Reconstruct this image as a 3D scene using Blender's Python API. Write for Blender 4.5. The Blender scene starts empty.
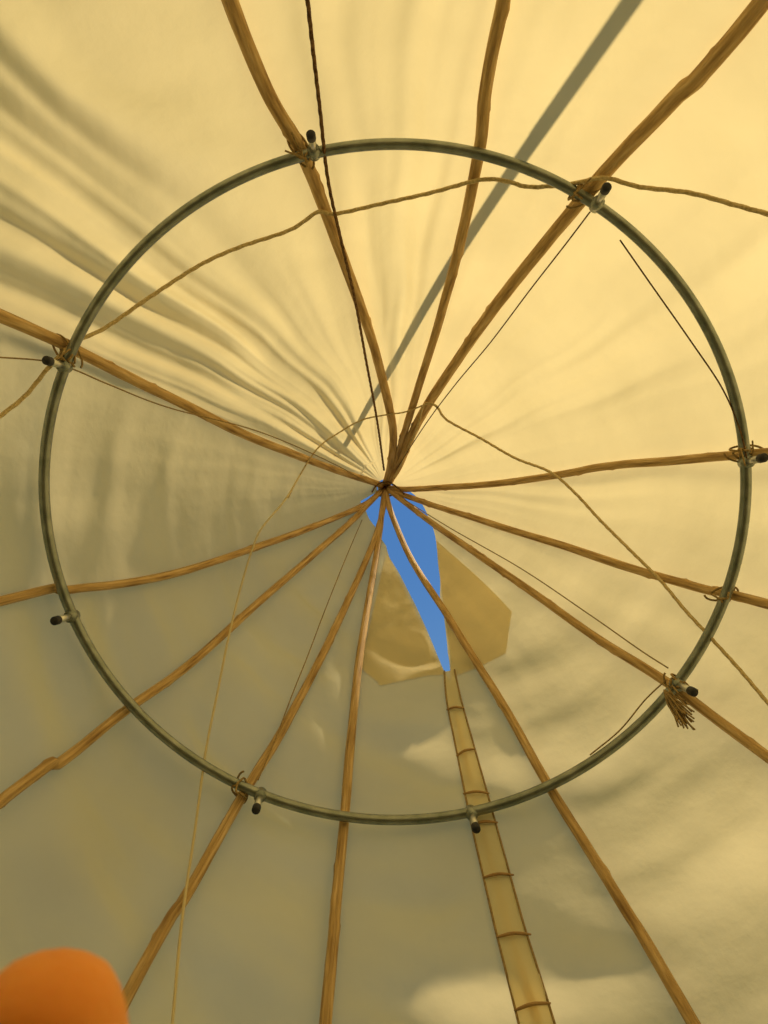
import bpy, math, random
from mathutils import Vector, noise, Matrix
random.seed(7)
F=769.0; H=3.8; CZ=1.2; GZ=-CZ      # survey values, z measured from the eye point
AX,AY=(385-384)/F*H,(487-512)/F*H
SUN_AZ=math.radians(-58); SUN_EL=math.radians(52.5)
SDIR=Vector((math.cos(SUN_EL)*math.cos(SUN_AZ),math.cos(SUN_EL)*math.sin(SUN_AZ),math.sin(SUN_EL)))
def kk(phi): return 0.5+0.08*math.sin(phi)
def cone_pt(px,py,off=0.0):
    qx,qy=(px-384)/F,(py-512)/F
    lo,hi=0.2,H
    for _ in range(50):
        z=(lo+hi)/2
        dx,dy=z*qx-AX,z*qy-AY
        g=math.hypot(dx,dy)-(kk(math.atan2(dy,dx))*(H-z)+off)
        if g>0: hi=z
        else: lo=z
    return Vector((z*qx,z*qy,z))
UP=Vector((0,0,CZ))

# ---------- materials ----------
def newmat(n):
    m=bpy.data.materials.new(n); m.use_nodes=True
    nt=m.node_tree; nt.nodes.clear()
    out=nt.nodes.new('ShaderNodeOutputMaterial'); return m,nt,out
def N(nt,t,**k):
    n=nt.nodes.new(t)
    for a,b in k.items(): setattr(n,a,b)
    return n
def ramp(nt,src,stops):
    r=N(nt,'ShaderNodeValToRGB'); e=r.color_ramp.elements
    while len(e)<len(stops): e.new(0.5)
    for i,(p,c) in enumerate(stops): e[i].position=p; e[i].color=(*c,1)
    nt.links.new(src,r.inputs[0]); return r
def noise_n(nt,scale,detail=4,coord='Object',stretch=None,rough=.5):
    tc=N(nt,'ShaderNodeTexCoord'); t=N(nt,'ShaderNodeTexNoise')
    t.inputs['Scale'].default_value=scale; t.inputs['Detail'].default_value=detail; t.inputs['Roughness'].default_value=rough
    if stretch:
        mp=N(nt,'ShaderNodeMapping'); mp.inputs['Scale'].default_value=stretch
        nt.links.new(tc.outputs[coord],mp.inputs[0]); nt.links.new(mp.outputs[0],t.inputs['Vector'])
    else: nt.links.new(tc.outputs[coord],t.inputs['Vector'])
    return t
def canvas_mat(name,tcol,dcol,mix=.5):
    m,nt,out=newmat(name); L=nt.links
    n1=noise_n(nt,2.2,5)
    def v(c,s): return tuple(x*s for x in c)
    rt=ramp(nt,n1.outputs[0],[(.3,v(tcol,.90)),(.7,v(tcol,1.05))])
    rd=ramp(nt,n1.outputs[0],[(.3,v(dcol,.94)),(.7,v(dcol,1.04))])
    n2=noise_n(nt,16,5,rough=.5); n3=noise_n(nt,5,3)
    ad=N(nt,'ShaderNodeMath',operation='ADD'); L.new(n2.outputs[0],ad.inputs[0])
    mu=N(nt,'ShaderNodeMath',operation='MULTIPLY'); mu.inputs[1].default_value=2.5; L.new(n3.outputs[0],mu.inputs[0]); L.new(mu.outputs[0],ad.inputs[1])
    bp=N(nt,'ShaderNodeBump'); bp.inputs['Strength'].default_value=.25; bp.inputs['Distance'].default_value=.008
    L.new(ad.outputs[0],bp.inputs['Height'])
    d=N(nt,'ShaderNodeBsdfDiffuse'); t=N(nt,'ShaderNodeBsdfTranslucent'); mx=N(nt,'ShaderNodeMixShader'); mx.inputs[0].default_value=mix
    L.new(rd.outputs[0],d.inputs[0]); L.new(rt.outputs[0],t.inputs[0])
    L.new(bp.outputs[0],d.inputs['Normal']); L.new(bp.outputs[0],t.inputs['Normal'])
    L.new(d.outputs[0],mx.inputs[1]); L.new(t.outputs[0],mx.inputs[2]); L.new(mx.outputs[0],out.inputs[0]); return m
M_canvas=canvas_mat('cotton_canvas',(.95,.755,.36),(.82,.73,.46),.49)
M_patch=canvas_mat('canvas_reinforcement',(.95,.80,.46),(.78,.69,.43),.47)
M_strip=canvas_mat('canvas_overlap',(.92,.77,.42),(.84,.765,.50),.46)
def bsdf_mat(name,stops,scale=5,detail=5,rough=.6,metal=0,bump=0,bscale=None,coord='Object',stretch=None,sss=0,spec=.5):
    m,nt,out=newmat(name); L=nt.links
    n=noise_n(nt,scale,detail,coord,stretch); r=ramp(nt,n.outputs[0],stops)
    b=N(nt,'ShaderNodeBsdfPrincipled'); b.inputs['Roughness'].default_value=rough; b.inputs['Metallic'].default_value=metal
    b.inputs['Specular IOR Level'].default_value=spec
    if sss:
        b.inputs['Subsurface Weight'].default_value=sss; b.inputs['Subsurface Radius'].default_value=(1,.35,.1); b.inputs['Subsurface Scale'].default_value=.006
    L.new(r.outputs[0],b.inputs['Base Color'])
    if bump:
        n2=noise_n(nt,bscale or scale*3,4,coord,stretch); bp=N(nt,'ShaderNodeBump'); bp.inputs['Strength'].default_value=bump; bp.inputs['Distance'].default_value=.004
        L.new(n2.outputs[0],bp.inputs['Height']); L.new(bp.outputs[0],b.inputs['Normal'])
    L.new(b.outputs[0],out.inputs[0]); return m
M_wood=bsdf_mat('peeled_pine',[(.25,(.22,.12,.038)),(.5,(.55,.36,.14)),(.75,(.78,.57,.28))],3,6,.75,coord='UV',stretch=(3,2.5,1),bump=.6,spec=.25)
M_pin=bsdf_mat('pin_wood',[(.3,(.30,.16,.05)),(.7,(.45,.28,.10))],30)
M_steel=bsdf_mat('galvanised_steel',[(.3,(.19,.215,.17)),(.7,(.35,.37,.31))],25,5,.38,.8)
M_stub=bsdf_mat('zinc_steel',[(.3,(.5,.5,.45)),(.7,(.7,.7,.62))],30,3,.3,.9)
M_black=bsdf_mat('black_rubber',[(.3,(.008,.008,.008)),(.7,(.02,.02,.02))],30,3,.6)
M_rope=bsdf_mat('hemp_rope',[(.3,(.45,.33,.14)),(.7,(.70,.56,.29))],140,4,.9,spec=.1)
M_rope2=bsdf_mat('dark_twine',[(.3,(.08,.04,.018)),(.7,(.24,.14,.06))],120,3,.9,spec=.1)
M_rope3=bsdf_mat('brown_cord',[(.3,(.24,.16,.06)),(.7,(.4,.28,.12))],120,3,.9,spec=.1)
M_skin=bsdf_mat('skin',[(.3,(.72,.24,.024)),(.7,(.82,.32,.04))],60,4,.5,bump=.12,bscale=700,sss=.3,spec=.25)
M_nail=bsdf_mat('nail',[(.3,(.8,.42,.25)),(.7,(.85,.5,.3))],40,2,.25)
M_sleeve=bsdf_mat('sleeve_cloth',[(.3,(.05,.06,.09)),(.7,(.09,.1,.14))],80,3,.9,bump=.3)
M_floor=bsdf_mat('groundsheet',[(.3,(.10,.08,.05)),(.7,(.17,.13,.08))],4,6,.9,bump=.3)
M_grass=bsdf_mat('grass',[(.3,(.05,.09,.02)),(.7,(.14,.17,.05))],6,8,.95,bump=.6)

# ---------- mesh helpers ----------
def mkobj(name,verts,faces,mat,uvs=None,smooth=True,parent=None):
    me=bpy.data.meshes.new(name); me.from_pydata([tuple(v) for v in verts],[],faces); me.materials.append(mat)
    if uvs:
        ul=me.uv_layers.new(name='UVMap')
        for l in me.loops: ul.data[l.index].uv=uvs[l.vertex_index]
    if smooth:
        me.polygons.foreach_set('use_smooth',[True]*len(me.polygons))
    me.update(); ob=bpy.data.objects.new(name,me); bpy.context.scene.collection.objects.link(ob)
    if parent: ob.parent=parent
    return ob
def empty(name,loc=(0,0,0)):
    e=bpy.data.objects.new(name,None); e.empty_display_size=.1; bpy.context.scene.collection.objects.link(e); return e
def catmull(P,step=.03,closed=False):
    out=[]; n=len(P)
    rng=range(n) if closed else range(n-1)
    for i in rng:
        if closed: a,b,c,d=P[(i-1)%n],P[i],P[(i+1)%n],P[(i+2)%n]
        else:
            b,c=P[i],P[i+1]; a=P[i-1] if i>0 else b*2-c; d=P[i+2] if i+2<n else c*2-b
        m=max(2,int((c-b).length/step))
        for j in range(m):
            t=j/m
            out.append(.5*((2*b)+(c-a)*t+(2*a-5*b+4*c-d)*t*t+(3*b-a-3*c+d)*t*t*t))
    if not closed: out.append(P[-1].copy())
    return out
def tube(name,path,rad,mat,seg=10,closed=False,parent=None,rfun=None,strands=0,v0=0):
    """sweep; rfun(s,ang)->multiplier.  strands>0 gives a laid (twisted) rope section"""
    n=len(path); verts=[];faces=[];uvs=[]
    def tan(i):
        if closed: return (path[(i+1)%n]-path[i-1]).normalized()
        return (path[min(i+1,n-1)]-path[max(i-1,0)]).normalized()
    T=tan(0); ref=Vector((0,0,1)) if abs(T.z)<.9 else Vector((1,0,0))
    nx=T.cross(ref).normalized(); s=0
    for i in range(n):
        T=tan(i)
        if closed: nx=Vector((0,0,1))
        nx=(nx-T*nx.dot(T)).normalized(); ny=T.cross(nx)
        if i: s+=(path[i]-path[i-1]).length
        for j in range(seg):
            a=2*math.pi*j/seg
            r=rad if not callable(rad) else rad(i/(n-1))
            if rfun: r*=rfun(s,a)
            if strands: r*=1+.16*math.cos(strands*a+s/ (rad*1.3))
            verts.append(path[i]+(nx*math.cos(a)+ny*math.sin(a))*r+UP)
            uvs.append((j/seg+v0,s+v0*7))
    m=n if closed else n-1
    for i in range(m):
        i2=(i+1)%n
        for j in range(seg):
            j2=(j+1)%seg; faces.append((i*seg+j,i*seg+j2,i2*seg+j2,i2*seg+j))
    if not closed:
        faces.append(tuple(range(seg))[::-1]); faces.append(tuple((n-1)*seg+j for j in range(seg)))
    return mkobj(name,verts,faces,mat,uvs,parent=parent)

# ---------- poles ----------
poles_px=[
 ([(391,462),(393,430),(380,370),(355,290),(325,210),(300,150),(230,0)],.0170),
 ([(396,458),(404,432),(430,350),(455,260),(480,150),(503,0)],.0148),
 ([(400,462),(430,400),(500,300),(590,190),(670,103),(762,0)],.0180),
 ([(366,480),(330,468),(250,437),(160,393),(75,350),(-5,313)],.0155),
 ([(408,489),(500,483),(560,475),(620,465),(770,453)],.0126),
 ([(408,497),(480,520),(560,545),(650,573),(720,592),(772,604)],.0128),
 ([(405,503),(440,528),(500,570),(585,630),(670,685),(772,760)],.0132),
 ([(391,512),(412,560),(450,620),(500,700),(550,785),(622,905),(695,1026)],.0132),
 ([(381,515),(378,540),(362,640),(352,730),(344,815),(336,910),(326,1026)],.0136),
 ([(382,512),(372,545),(325,650),(285,725),(250,782),(190,890),(120,1010)],.0136),
 ([(368,505),(345,527),(250,610),(185,668),(125,710),(60,763),(-5,806)],.0132),
 ([(362,506),(300,532),(200,566),(130,582),(60,590),(-5,603)],.0126),
]
pole_paths=[]
for i,(px,r) in enumerate(poles_px):
    pts=[cone_pt(*p) for p in px]
    A=Vector((AX,AY,H-.02))
    a0=math.atan2(pts[0].y-AY,pts[0].x-AX)
    cross=A+Vector((math.cos(a0),math.sin(a0),0))*.022+Vector((0,0,.012*(i%3)))
    top=cross+Vector((-math.cos(a0)*.05,-math.sin(a0)*.05,.38+.05*(i%4)))
    gdir=(pts[-1]-pts[-2]).normalized()
    gen=(pts[-1]-A).normalized(); gdir=(gen*.85+gdir*.15).normalized()
    base=pts[-1]+gdir*((GZ-pts[-1].z)/gdir.z)
    path=catmull([top,cross]+pts+[pts[-1].lerp(base,.5),base],.03)
    pole_paths.append(path)
    sd=i*13.7
    knots=[(random.uniform(0,5.5),random.uniform(0,6.28)) for _ in range(30)]
    def rf(s,a,sd=sd,knots=knots):
        m=1+.06*noise.noise(Vector((s*3,sd,0)))+.05*noise.noise(Vector((s*14,math.cos(a)+sd,math.sin(a))))
        for ks,ka in knots:
            ds=s-ks
            if abs(ds)<.05: m+=.25*math.exp(-(ds/.010)**2)*max(0,math.cos(a-ka))**4
        return m
    fine=catmull(path[::3]+([path[-1]] if (len(path)-1)%3 else []),.012)
    sag=[]
    for j,p in enumerate(fine):
        w=noise.noise(Vector((j*.012*2.4,sd,3)))*.006*min(1,j/60)
        w2=noise.noise(Vector((j*.012*2.4,sd,9)))*.006*min(1,j/60)
        sag.append(p+Vector((w,w2,0)))
    tube('tipi_pole',sag,r,M_wood,12,rfun=rf,v0=i*.37)

# ---------- canvas ----------
def at_z(path,z):
    for a,b in zip(path,path[1:]):
        if a.z>=z>=b.z and a.z>b.z:
            t=(a.z-z)/(a.z-b.z); return a.lerp(b,t)
    return path[-1]
rowcache={}
def row(z):
    key=round(z,5)
    if key in rowcache: return rowcache[key]
    L=[]
    for p in pole_paths:
        q=at_z(p,z); dx,dy=q.x-AX,q.y-AY
        L.append((math.atan2(dy,dx)%(2*math.pi),math.hypot(dx,dy)+.024))
    L.sort(); rowcache[key]=L; return L
TP=2*math.pi
def surf(phi,z,inset=0.0):
    p=phi%TP; L=row(z); n=len(L)
    for i in range(n):
        a,ra=L[i]; b,rb=L[(i+1)%n]
        bb=b if i<n-1 else b+TP
        pp=p
        if i==n-1 and p<a: pp=p+TP
        if a<=pp<=bb: break
    gap=max(bb-a,1e-4); t=(pp-a)/gap
    x1,y1,x2,y2=ra*math.cos(a),ra*math.sin(a),rb*math.cos(bb),rb*math.sin(bb)
    den=(math.cos(pp)*(y2-y1)-math.sin(pp)*(x2-x1))
    rcone=kk(phi)*(H-z)+.010+.018*min(1,(H-z)/.4)
    rch=(x1*(y2-y1)-y1*(x2-x1))/den if abs(den)>1e-6 and gap<2.4 else rcone
    # the hoop holds the cloth out where poles are far apart: soft maximum
    lim=rcone-.018; d_=rch-lim; rch=lim+.5*(d_+math.sqrt(d_*d_+.0004))
    rch=min(rcone*1.08,rch)
    w=min(1,max(0,(H-z-.25)/.5)); r=rcone*(1-w)+rch*w
    win=max(0,math.sin(math.pi*min(1,max(0,t))))**.6
    wz=min(1,max(0,(H-z-.08)/.4))
    def zone(c,s):
        d=(p-c+math.pi)%TP-math.pi; return math.exp(-(d/s)**2)
    tl=zone(math.radians(223),.46); top=zone(math.radians(272),.40); rt=zone(math.radians(340),.55); bl=zone(math.radians(105),1.15)
    tl*=max(0,min(1,(pp-math.radians(196))/.12)) if pp<math.radians(300) else 1
    dz=H-z
    sh=pp+ .20*dz*tl + .05*noise.noise(Vector((r*math.cos(pp)*2.4,r*math.sin(pp)*2.4,z*2.4)))
    c,s_=math.cos(sh),math.sin(sh)
    n1=noise.noise(Vector((c*7,s_*7,z*.9)))
    n2=noise.noise(Vector((c*15+5,s_*15,z*1.2+4)))
    n3=noise.noise(Vector((c*32+5,s_*32,z*2.0+9)))
    n4=noise.noise(Vector((r*c*3.1,r*s_*3.1,z*3.1+20)))
    n5=noise.noise(Vector((r*c*8,r*s_*8,z*9+20)))
    # sagging cross folds on the lower, slack panels
    n6=noise.noise(Vector((r*c*2.0+7,r*s_*2.0,z*6.5+2.0*r*c)))
    n7=noise.noise(Vector((r*c*4.0+7,r*s_*4.0,z*14.0+4.0*r*c)))
    amp=.005+.100*tl+.038*top+.020*rt
    f=amp*(n1+.42*n2+.04*n3)+.012*n4+.0025*n5+.030*tl
    f+=bl*(.062*n6+.010*n7+.010)*min(1,dz/1.6)
    f*= .25+.75*win
    fl=-(.010+.018*win)
    if f<fl*.4: f=fl*.4+(f-fl*.4)/(1+abs((f-fl*.4)/(fl*.6)))
    r+=f*wz*min(1,.35+r)
    r-=inset
    return Vector((AX+r*math.cos(phi),AY+r*math.sin(phi),z))
def pz(pts):
    L=[]
    for p in pts:
        q=cone_pt(*p); L.append((q.z,math.atan2(q.y-AY,q.x-AX)%TP))
    return L
Led=pz([(364,499),(369,508),(377,522),(386,538),(403,583),(422,620),(443,667),(450,680)])
Red=pz([(405,490),(423,513),(433,543),(437,590),(444,642),(450,680)])
Seam=pz([(450,680),(468,760),(487,837),(515,940),(545,1026)])
def interp(L,z):
    if z>=L[0][0]: return L[0][1]
    for (za,a),(zb,b) in zip(L,L[1:]):
        if za>=z>=zb: return a+(b-a)*(za-z)/(za-zb)
    return L[-1][1]
zo=Seam[0][0]
zt=H-.055
zs=[GZ+(1.25-GZ)*i/24 for i in range(24)]+[1.25+(zt-1.25)*i/330 for i in range(331)]
LAP=.030   # the right edge laps under the left along the laced front
NC=960; verts=[];faces=[]
for z in zs:
    if z>zo: a,b=interp(Led,z),interp(Red,z)+TP
    else:
        a=interp(Seam,z); lap=LAP*min(1,(zo-z)/.15)*.5
        b=a+TP+lap; a=a-lap*0
    for j in range(NC+1):
        ph=a+(b-a)*j/NC; over=max(0.0,ph-(a+TP))
        ins=-.004*min(1,over/.004) if (z<=zo and over>0) else 0
        verts.append(surf(ph,z,ins)+UP)
for i in range(len(zs)-1):
    o=i*(NC+1)
    for j in range(NC): faces.append((o+j,o+j+1,o+NC+2+j,o+NC+1+j))
tipi=empty('tipi_cover')
mkobj('canvas',verts,faces,M_canvas,parent=tipi)
def pix_phi_z(px,py):
    q=cone_pt(px,py,.02); return math.atan2(q.y-AY,q.x-AX),q.z
def patch(name,quad,mat,inset,n=24):
    v=[];f=[]
    for i in range(n+1):
        for j in range(n+1):
            s,t=i/n,j/n
            x=(quad[0][0]*(1-s)+quad[1][0]*s)*(1-t)+(quad[3][0]*(1-s)+quad[2][0]*s)*t
            y=(quad[0][1]*(1-s)+quad[1][1]*s)*(1-t)+(quad[3][1]*(1-s)+quad[2][1]*s)*t
            x+=3*math.sin(t*5+s*2)*s*(1-s)*4; y+=3*math.sin(s*6+t)*t*(1-t)*4
            ph,z=pix_phi_z(x,y); v.append(surf(ph,z,inset)+UP)
    for i in range(n):
        for j in range(n):
            o=i*(n+1)+j; f.append((o,o+1,o+n+2,o+n+1))
    return mkobj(name,v,f,mat,parent=tipi)
patch('reinforcement_left',[(387,550),(446,676),(380,692),(360,664)],M_patch,.004)
patch('reinforcement_right',[(436,540),(512,612),(505,652),(452,680)],M_patch,.004)
# laced front seam
def seam_strip(name,cl,mat,inset,h0,h1):
    v=[];f=[];n=90;m=6
    for i in range(n+1):
        t=i/n; seg=t*(len(cl)-1); k=min(int(seg),len(cl)-2); u=seg-k
        x=cl[k][0]*(1-u)+cl[k+1][0]*u; y=cl[k][1]*(1-u)+cl[k+1][1]*u; h=h0+(h1-h0)*t
        for j in range(m+1):
            ph,z=pix_phi_z(x+h*(2*j/m-1),y-.25*h*(2*j/m-1)); v.append(surf(ph,z,inset)+UP)
    for i in range(n):
        for j in range(m):
            o=i*(m+1)+j; f.append((o,o+1,o+m+2,o+m+1))
    return mkobj(name,v,f,mat,parent=tipi)
CL=[(450,672),(457,712),(470,768),(487,837),(513,940),(535,1018),(560,1110)]
seam_strip('seam_overlap',CL,M_strip,.007,5,19)
for sgn,nm in ((-1,'seam_hem_a'),(1,'seam_hem_b')):
    pts=[]
    for i,(x,y) in enumerate(CL):
        h=5+14*i/6
        for _ in (0,):
            ph,z=pix_phi_z(x+sgn*h,y-.25*h*sgn); pts.append(surf(ph,z,.009))
        if i<len(CL)-1:
            x2,y2=(x+CL[i+1][0])/2,(y+CL[i+1][1])/2; h2=h+14/12
            ph,z=pix_phi_z(x2+sgn*h2,y2-.25*h2*sgn); pts.append(surf(ph,z,.009))
    tube(nm,catmull(pts,.02),.0028,M_rope3,8,parent=tipi)
for (x,y,w) in [(458,718,9),(467,757,10),(478,800,13),(488,837,14),(502,890,16),(518,952,18),(534,1012,19)]:
    a=surf(*pix_phi_z(x-w,y+2),.012); b=surf(*pix_phi_z(x+w,y-2),.012)
    mid=(a+b)/2+(Vector((AX,AY,a.z))-a).normalized()*.006
    tube('lacing_pin',catmull([a,mid,b],.004),lambda t:.0040*(1-.5*abs(2*t-1)**3),M_pin,8,parent=tipi)

# ---------- hoop ----------
hoop=empty('metal_hoop')
rp=[]
for i in range(72):
    t=TP*i/72
    x=395+351*math.cos(t); y=482+338*math.sin(t)
    rp.append(cone_pt(x,y,-.040))
ring=catmull(rp,.02,True)
tube('hoop_pipe',ring,.0135,M_steel,16,closed=True,parent=hoop)
def ring_near(px,py):
    best=min(ring,key=lambda p:(p.x/p.z*F+384-px)**2+(p.y/p.z*F+512-py)**2); return best
for (x,y) in [(313,152),(597,212),(70,372),(746,467),(66,620),(262,783),(472,810),(668,682)]:
    p=ring_near(x,y)
    d=Vector((random.uniform(-.05,.05),random.uniform(-.05,.05),-1)).normalized()
    tube('stub_collar',[p+d*(-.012),p+d*.022],.0155,M_steel,16,parent=hoop)
    tube('stub_pipe',[p,p+d*.05,p+d*.085],.0095,M_stub,16,parent=hoop)
    tube('stub_plug',[p+d*.078,p+d*.082,p+d*.102,p+d*.106],lambda t:.0112 if .1<t<.9 else .009,M_black,16,parent=hoop)

# lashings
def lashing(pi,turns=5,tail=True,mat=M_rope):
    path=pole_paths[pi]
    best=None
    for i in range(4,len(path)-2):
        for q in ring[::2]:
            d=(q-path[i]).length
            if best is None or d<best[0]: best=(d,i,q)
    d,i,q=best; c=(path[i]+q)/2
    T=(path[i+1]-path[i-1]).normalized()
    n=(q-path[i]); n=(n-T*n.dot(T)).normalized(); b=T.cross(n)
    e=empty('rope_lashing')
    pts=[]
    for k in range(turns*16+1):
        a=TP*k/16; s=(k/(turns*16)-.5)*.040
        lean=.016*(1 if (k//16)%2 else -1)
        pts.append(c+T*(s+lean*math.cos(a))+n*(math.cos(a)*.037)+b*(math.sin(a)*.0195))
    tube('coils',catmull(pts,.008),.0028,mat,8,parent=e)
    if tail:
        for k in range(5 if pi==6 else 2):
            s0=q+b*.02*random.uniform(-1,1)
            pts=[s0,s0+Vector((random.uniform(-.02,.02),random.uniform(-.02,.02),-.02)),s0+Vector((random.uniform(-.03,.03),random.uniform(-.03,.03),-.06))]
            tube('tail',catmull(pts,.01),.0022,mat,6,parent=e)
    return c
for pi in (0,2,3,4,6): lashing(pi,3,True,M_rope3)
for pi in (5,9): lashing(pi,2,False,M_rope3)
# frayed tassel
tas=empty('frayed_rope_end')
base=cone_pt(664,690,-.06)
for k in range(30):
    e=cone_pt(688+random.uniform(-12,8),718+random.uniform(-8,12),-.08-random.uniform(0,.03))
    m=base.lerp(e,.5)+Vector((random.uniform(-.008,.008),random.uniform(-.008,.008),0))
    tube('strand',catmull([base,m,e],.015),.0022,M_rope3,5,parent=tas)

# ---------- ropes ----------
def rope(name,px,r,mat,off=-.035,strands=3,wob=0.0):
    pts=[cone_pt(p[0],p[1],(p[2] if len(p)>2 else off)) for p in px]
    path=catmull(pts,max(.006,r*2.0))
    tube(name,path,r,mat,9,strands=strands)
rope('rope',[(775,216),(735,205),(690,193),(640,187),(615,180),(600,178),(570,184),(530,187),(505,181),(480,180),(430,193),(385,203),(335,214),(318,212),(290,230),(240,247),(200,265),(150,297),(105,328),(76,342),(50,366),(25,396),(-5,420)],.0052,M_rope,-.03)
rope('rope',[(394,478),(405,455),(418,425),(424,405),(436,406),(447,420),(480,438),(515,458),(550,472),(575,493),(600,520),(630,550),(660,580),(685,610),(710,637),(740,670),(772,708)],.0046,M_rope,-.035)
rope('rope',[(424,405),(405,412),(385,415),(362,420),(340,432),(318,448),(300,475),(288,498)],.003,M_rope,-.02)
rope('rope',[(307,-5),(313,50),(320,110),(328,180),(341,240),(355,300),(366,360),(377,420),(384,470)],.0044,M_rope2,-.05)
rope('cord',[(590,212),(565,245),(530,290),(490,343),(455,385),(425,425),(396,470)],.0020,M_rope2,-.04,0)
rope('cord',[(620,240),(650,283),(690,340),(722,388),(740,430),(748,465)],.0020,M_rope2,-.055,0)
rope('cord',[(405,500),(450,528),(520,568),(590,615),(640,650),(668,668)],.0020,M_rope3,-.04,0)
rope('cord',[(590,755),(620,730),(645,700),(666,680)],.0020,M_rope3,-.055,0)
rope('cord',[(362,520),(345,560),(325,610),(308,655),(294,690),(275,740),(258,780)],.0020,M_rope3,-.03,0)
rope('cord',[(-5,357),(45,361),(75,370),(110,385),(170,408),(260,432),(330,462),(370,484)],.0020,M_rope3,-.03,0)
rope('cord',[(300,475),(285,500),(262,528),(252,550),(240,590),(228,640),(218,690),(206,750),(195,830),(182,920),(172,1028)],.0035,M_strip,-.03,0)

# apex tie
ap=empty('apex_rope_binding')
pts=[]
for k in range(6*16+1):
    a=TP*k/16; rr=.050+.004*math.sin(a*3)
    pts.append(Vector((AX+rr*math.cos(a),AY+rr*math.sin(a),H-.02+.05*k/96)))
tube('coils',catmull(pts,.012),.004,M_rope2,8,parent=ap)
rope('cord',[(372,492),(378,484),(388,482),(398,488),(404,494)],.004,M_rope2,-.02,0)

# ---------- smoke flap pole outside (its shadow falls on the cloth) ----------
sp=[]
for (x,y,d) in [(340,452,.12),(385,380,.14),(430,300,.18),(480,220,.22),(545,125,.26),(640,-10,.32)]:
    sp.append(cone_pt(x,y,.04)+SDIR*d)
dn=(sp[-1]-sp[-2]).normalized(); sp.append(sp[-1]+dn*((GZ-sp[-1].z)/dn.z)*1.0)
tube('smoke_flap_pole',catmull(sp,.05),lambda t:.010+.011*min(1,t*2.0),M_wood,12)

# ---------- floor / ground ----------
def disc(name,r,z,mat,n=96,x=0,y=0):
    v=[Vector((x,y,z))]+[Vector((x+r*(1+.01*math.sin(7*i))*math.cos(TP*i/n),y+r*(1+.01*math.sin(7*i))*math.sin(TP*i/n),z)) for i in range(n)]
    return mkobj(name,v,[(0,1+i,1+(i+1)%n) for i in range(n)],mat,smooth=False)
disc('ground',40,-.01,M_grass)
disc('floor',2.3,.004,M_floor,x=AX,y=AY)

# ---------- hand ----------
hand=empty('hand')
def skinned(name,V,E,R,mat,root=0,sub=2):
    me=bpy.data.meshes.new(name); me.from_pydata([tuple(Vector(v)+UP) for v in V],E,[]); me.materials.append(mat)
    ob=bpy.data.objects.new(name,me); bpy.context.scene.collection.objects.link(ob)
    md=ob.modifiers.new('Skin','SKIN'); md.use_smooth_shade=True
    bpy.context.view_layer.objects.active=ob
    if not me.skin_vertices: me.skin_vertices.new()
    for i,s in enumerate(me.skin_vertices[0].data):
        r=R[i]; s.radius=r if isinstance(r,tuple) else (r,r); s.use_root=(i==root)
    sb=ob.modifiers.new('Sub','SUBSURF'); sb.levels=sub; sb.render_levels=sub
    ob.parent=hand; return ob
# index finger reaches over the lens edge, the others curl beneath
ix=-.0384
V=[(-.045,.215,.050),(-.045,.185,.058),(-.046,.155,.066),(-.046,.135,.072)]; E=[(0,1),(1,2),(2,3)]; R=[(.026,.020),(.030,.018),(.036,.016),(.032,.014)]
V+= [(-.045,.27,.035),(-.045,.36,.005)]; E+=[(0,4),(4,5)]; R+=[(.028,.022),(.036,.032)]
skinned('palm',V,E,R,M_skin,root=1)
def finger(name,J,R): skinned(name,J,[(i,i+1) for i in range(len(J)-1)],R,M_skin)
finger('index_finger',[(-.031,.150,.066),(-.033,.122,.078),(-.035,.094,.085),(ix+.0010,.073,.0868),(ix,.0600,.0868),(ix+.0004,.0502,.0868)],[.0106,.0104,.0102,.0100,.0100,.0080])
finger('middle_finger',[(-.050,.150,.066),(-.054,.118,.076),(-.056,.098,.062),(-.056,.102,.042),(-.055,.110,.032)],[.010,.0098,.009,.0085,.007])
finger('ring_finger',[(-.066,.152,.064),(-.071,.124,.071),(-.073,.106,.058),(-.072,.110,.040),(-.071,.117,.032)],[.0095,.0092,.0086,.008,.0068])
finger('little_finger',[(-.079,.160,.062),(-.086,.138,.066),(-.088,.122,.056),(-.087,.122,.042),(-.086,.127,.034)],[.0085,.0082,.0075,.007,.006])
finger('thumb',[(-.032,.190,.056),(-.010,.172,.044),(.002,.148,.034),(.004,.128,.028),(.003,.118,.026)],[.014,.0125,.011,.010,.0075])
nv=[];nf=[]
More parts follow.
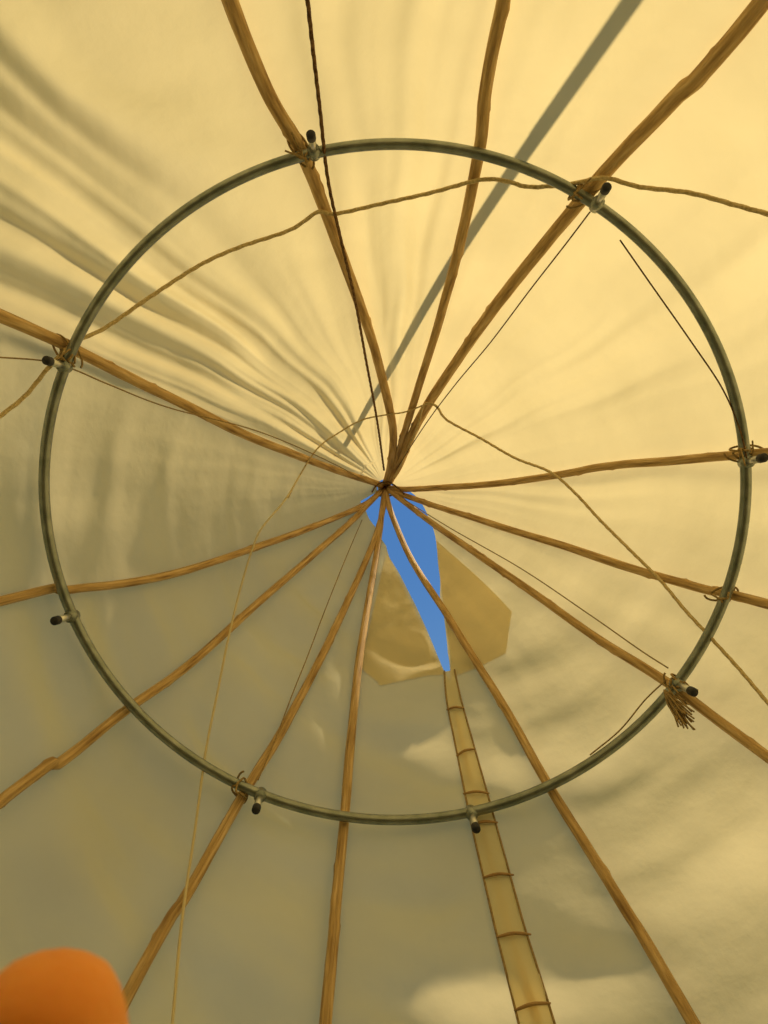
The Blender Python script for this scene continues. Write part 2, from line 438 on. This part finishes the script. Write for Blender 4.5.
for i in range(9):
    for j in range(9):
        u=(j/8-.5)*1.7; t=i/8
        nv.append(Vector((ix+.0076*math.sin(u)*(1-.3*(1-t)**3),.0565+.011*t,.0868+.0088*math.cos(u)*(.90+.10*t)))+UP)
for i in range(8):
    for j in range(8):
        o=i*9+j; nf.append((o,o+1,o+10,o+9))
mkobj('index_nail',nv,nf,M_nail,parent=hand)
tube('sleeve',catmull([Vector((-.045,.30,.026)),Vector((-.045,.36,.005)),Vector((-.04,.44,-.06)),Vector((-.02,.52,-.20)),Vector((.0,.50,-.40))],.02),lambda t:.040+.018*t,M_sleeve,24,parent=hand,rfun=lambda s,a:1+.06*noise.noise(Vector((s*25,math.cos(a)*2,math.sin(a)*2))))

# ---------- light ----------
s=bpy.data.lights.new('sun','SUN'); s.energy=6.0; s.color=(1,.87,.64); s.angle=math.radians(1.6)
so=bpy.data.objects.new('sun',s); bpy.context.scene.collection.objects.link(so); so.location=SDIR*10
so.rotation_euler=SDIR.to_track_quat('Z','Y').to_euler()
w=bpy.data.worlds.new('sky'); bpy.context.scene.world=w; w.use_nodes=True; nt=w.node_tree; nt.nodes.clear()
tc=N(nt,'ShaderNodeTexCoord'); sx=N(nt,'ShaderNodeSeparateXYZ'); nt.links.new(tc.outputs['Generated'],sx.inputs[0])
r=ramp(nt,sx.outputs[2],[(0,(.28,.27,.24)),(.3,(.15,.21,.30)),(.96,(.14,.30,.56)),(1,(.075,.21,.50))])
bg=N(nt,'ShaderNodeBackground'); bg.inputs[1].default_value=1.0; o=N(nt,'ShaderNodeOutputWorld')
nt.links.new(r.outputs[0],bg.inputs[0]); nt.links.new(bg.outputs[0],o.inputs[0])
sc=bpy.context.scene
sc.view_settings.view_transform='Standard'; sc.view_settings.look='None'
# ---------- camera ----------
cd=bpy.data.cameras.new('camera'); co=bpy.data.objects.new('camera',cd); sc.collection.objects.link(co)
co.location=(0,0,CZ); co.rotation_euler=(math.pi,0,0); cd.lens=F/1024*36; cd.sensor_width=36; cd.clip_start=.01; cd.clip_end=200
cd.dof.use_dof=True; cd.dof.focus_distance=2.4; cd.dof.aperture_fstop=32
sc.camera=co
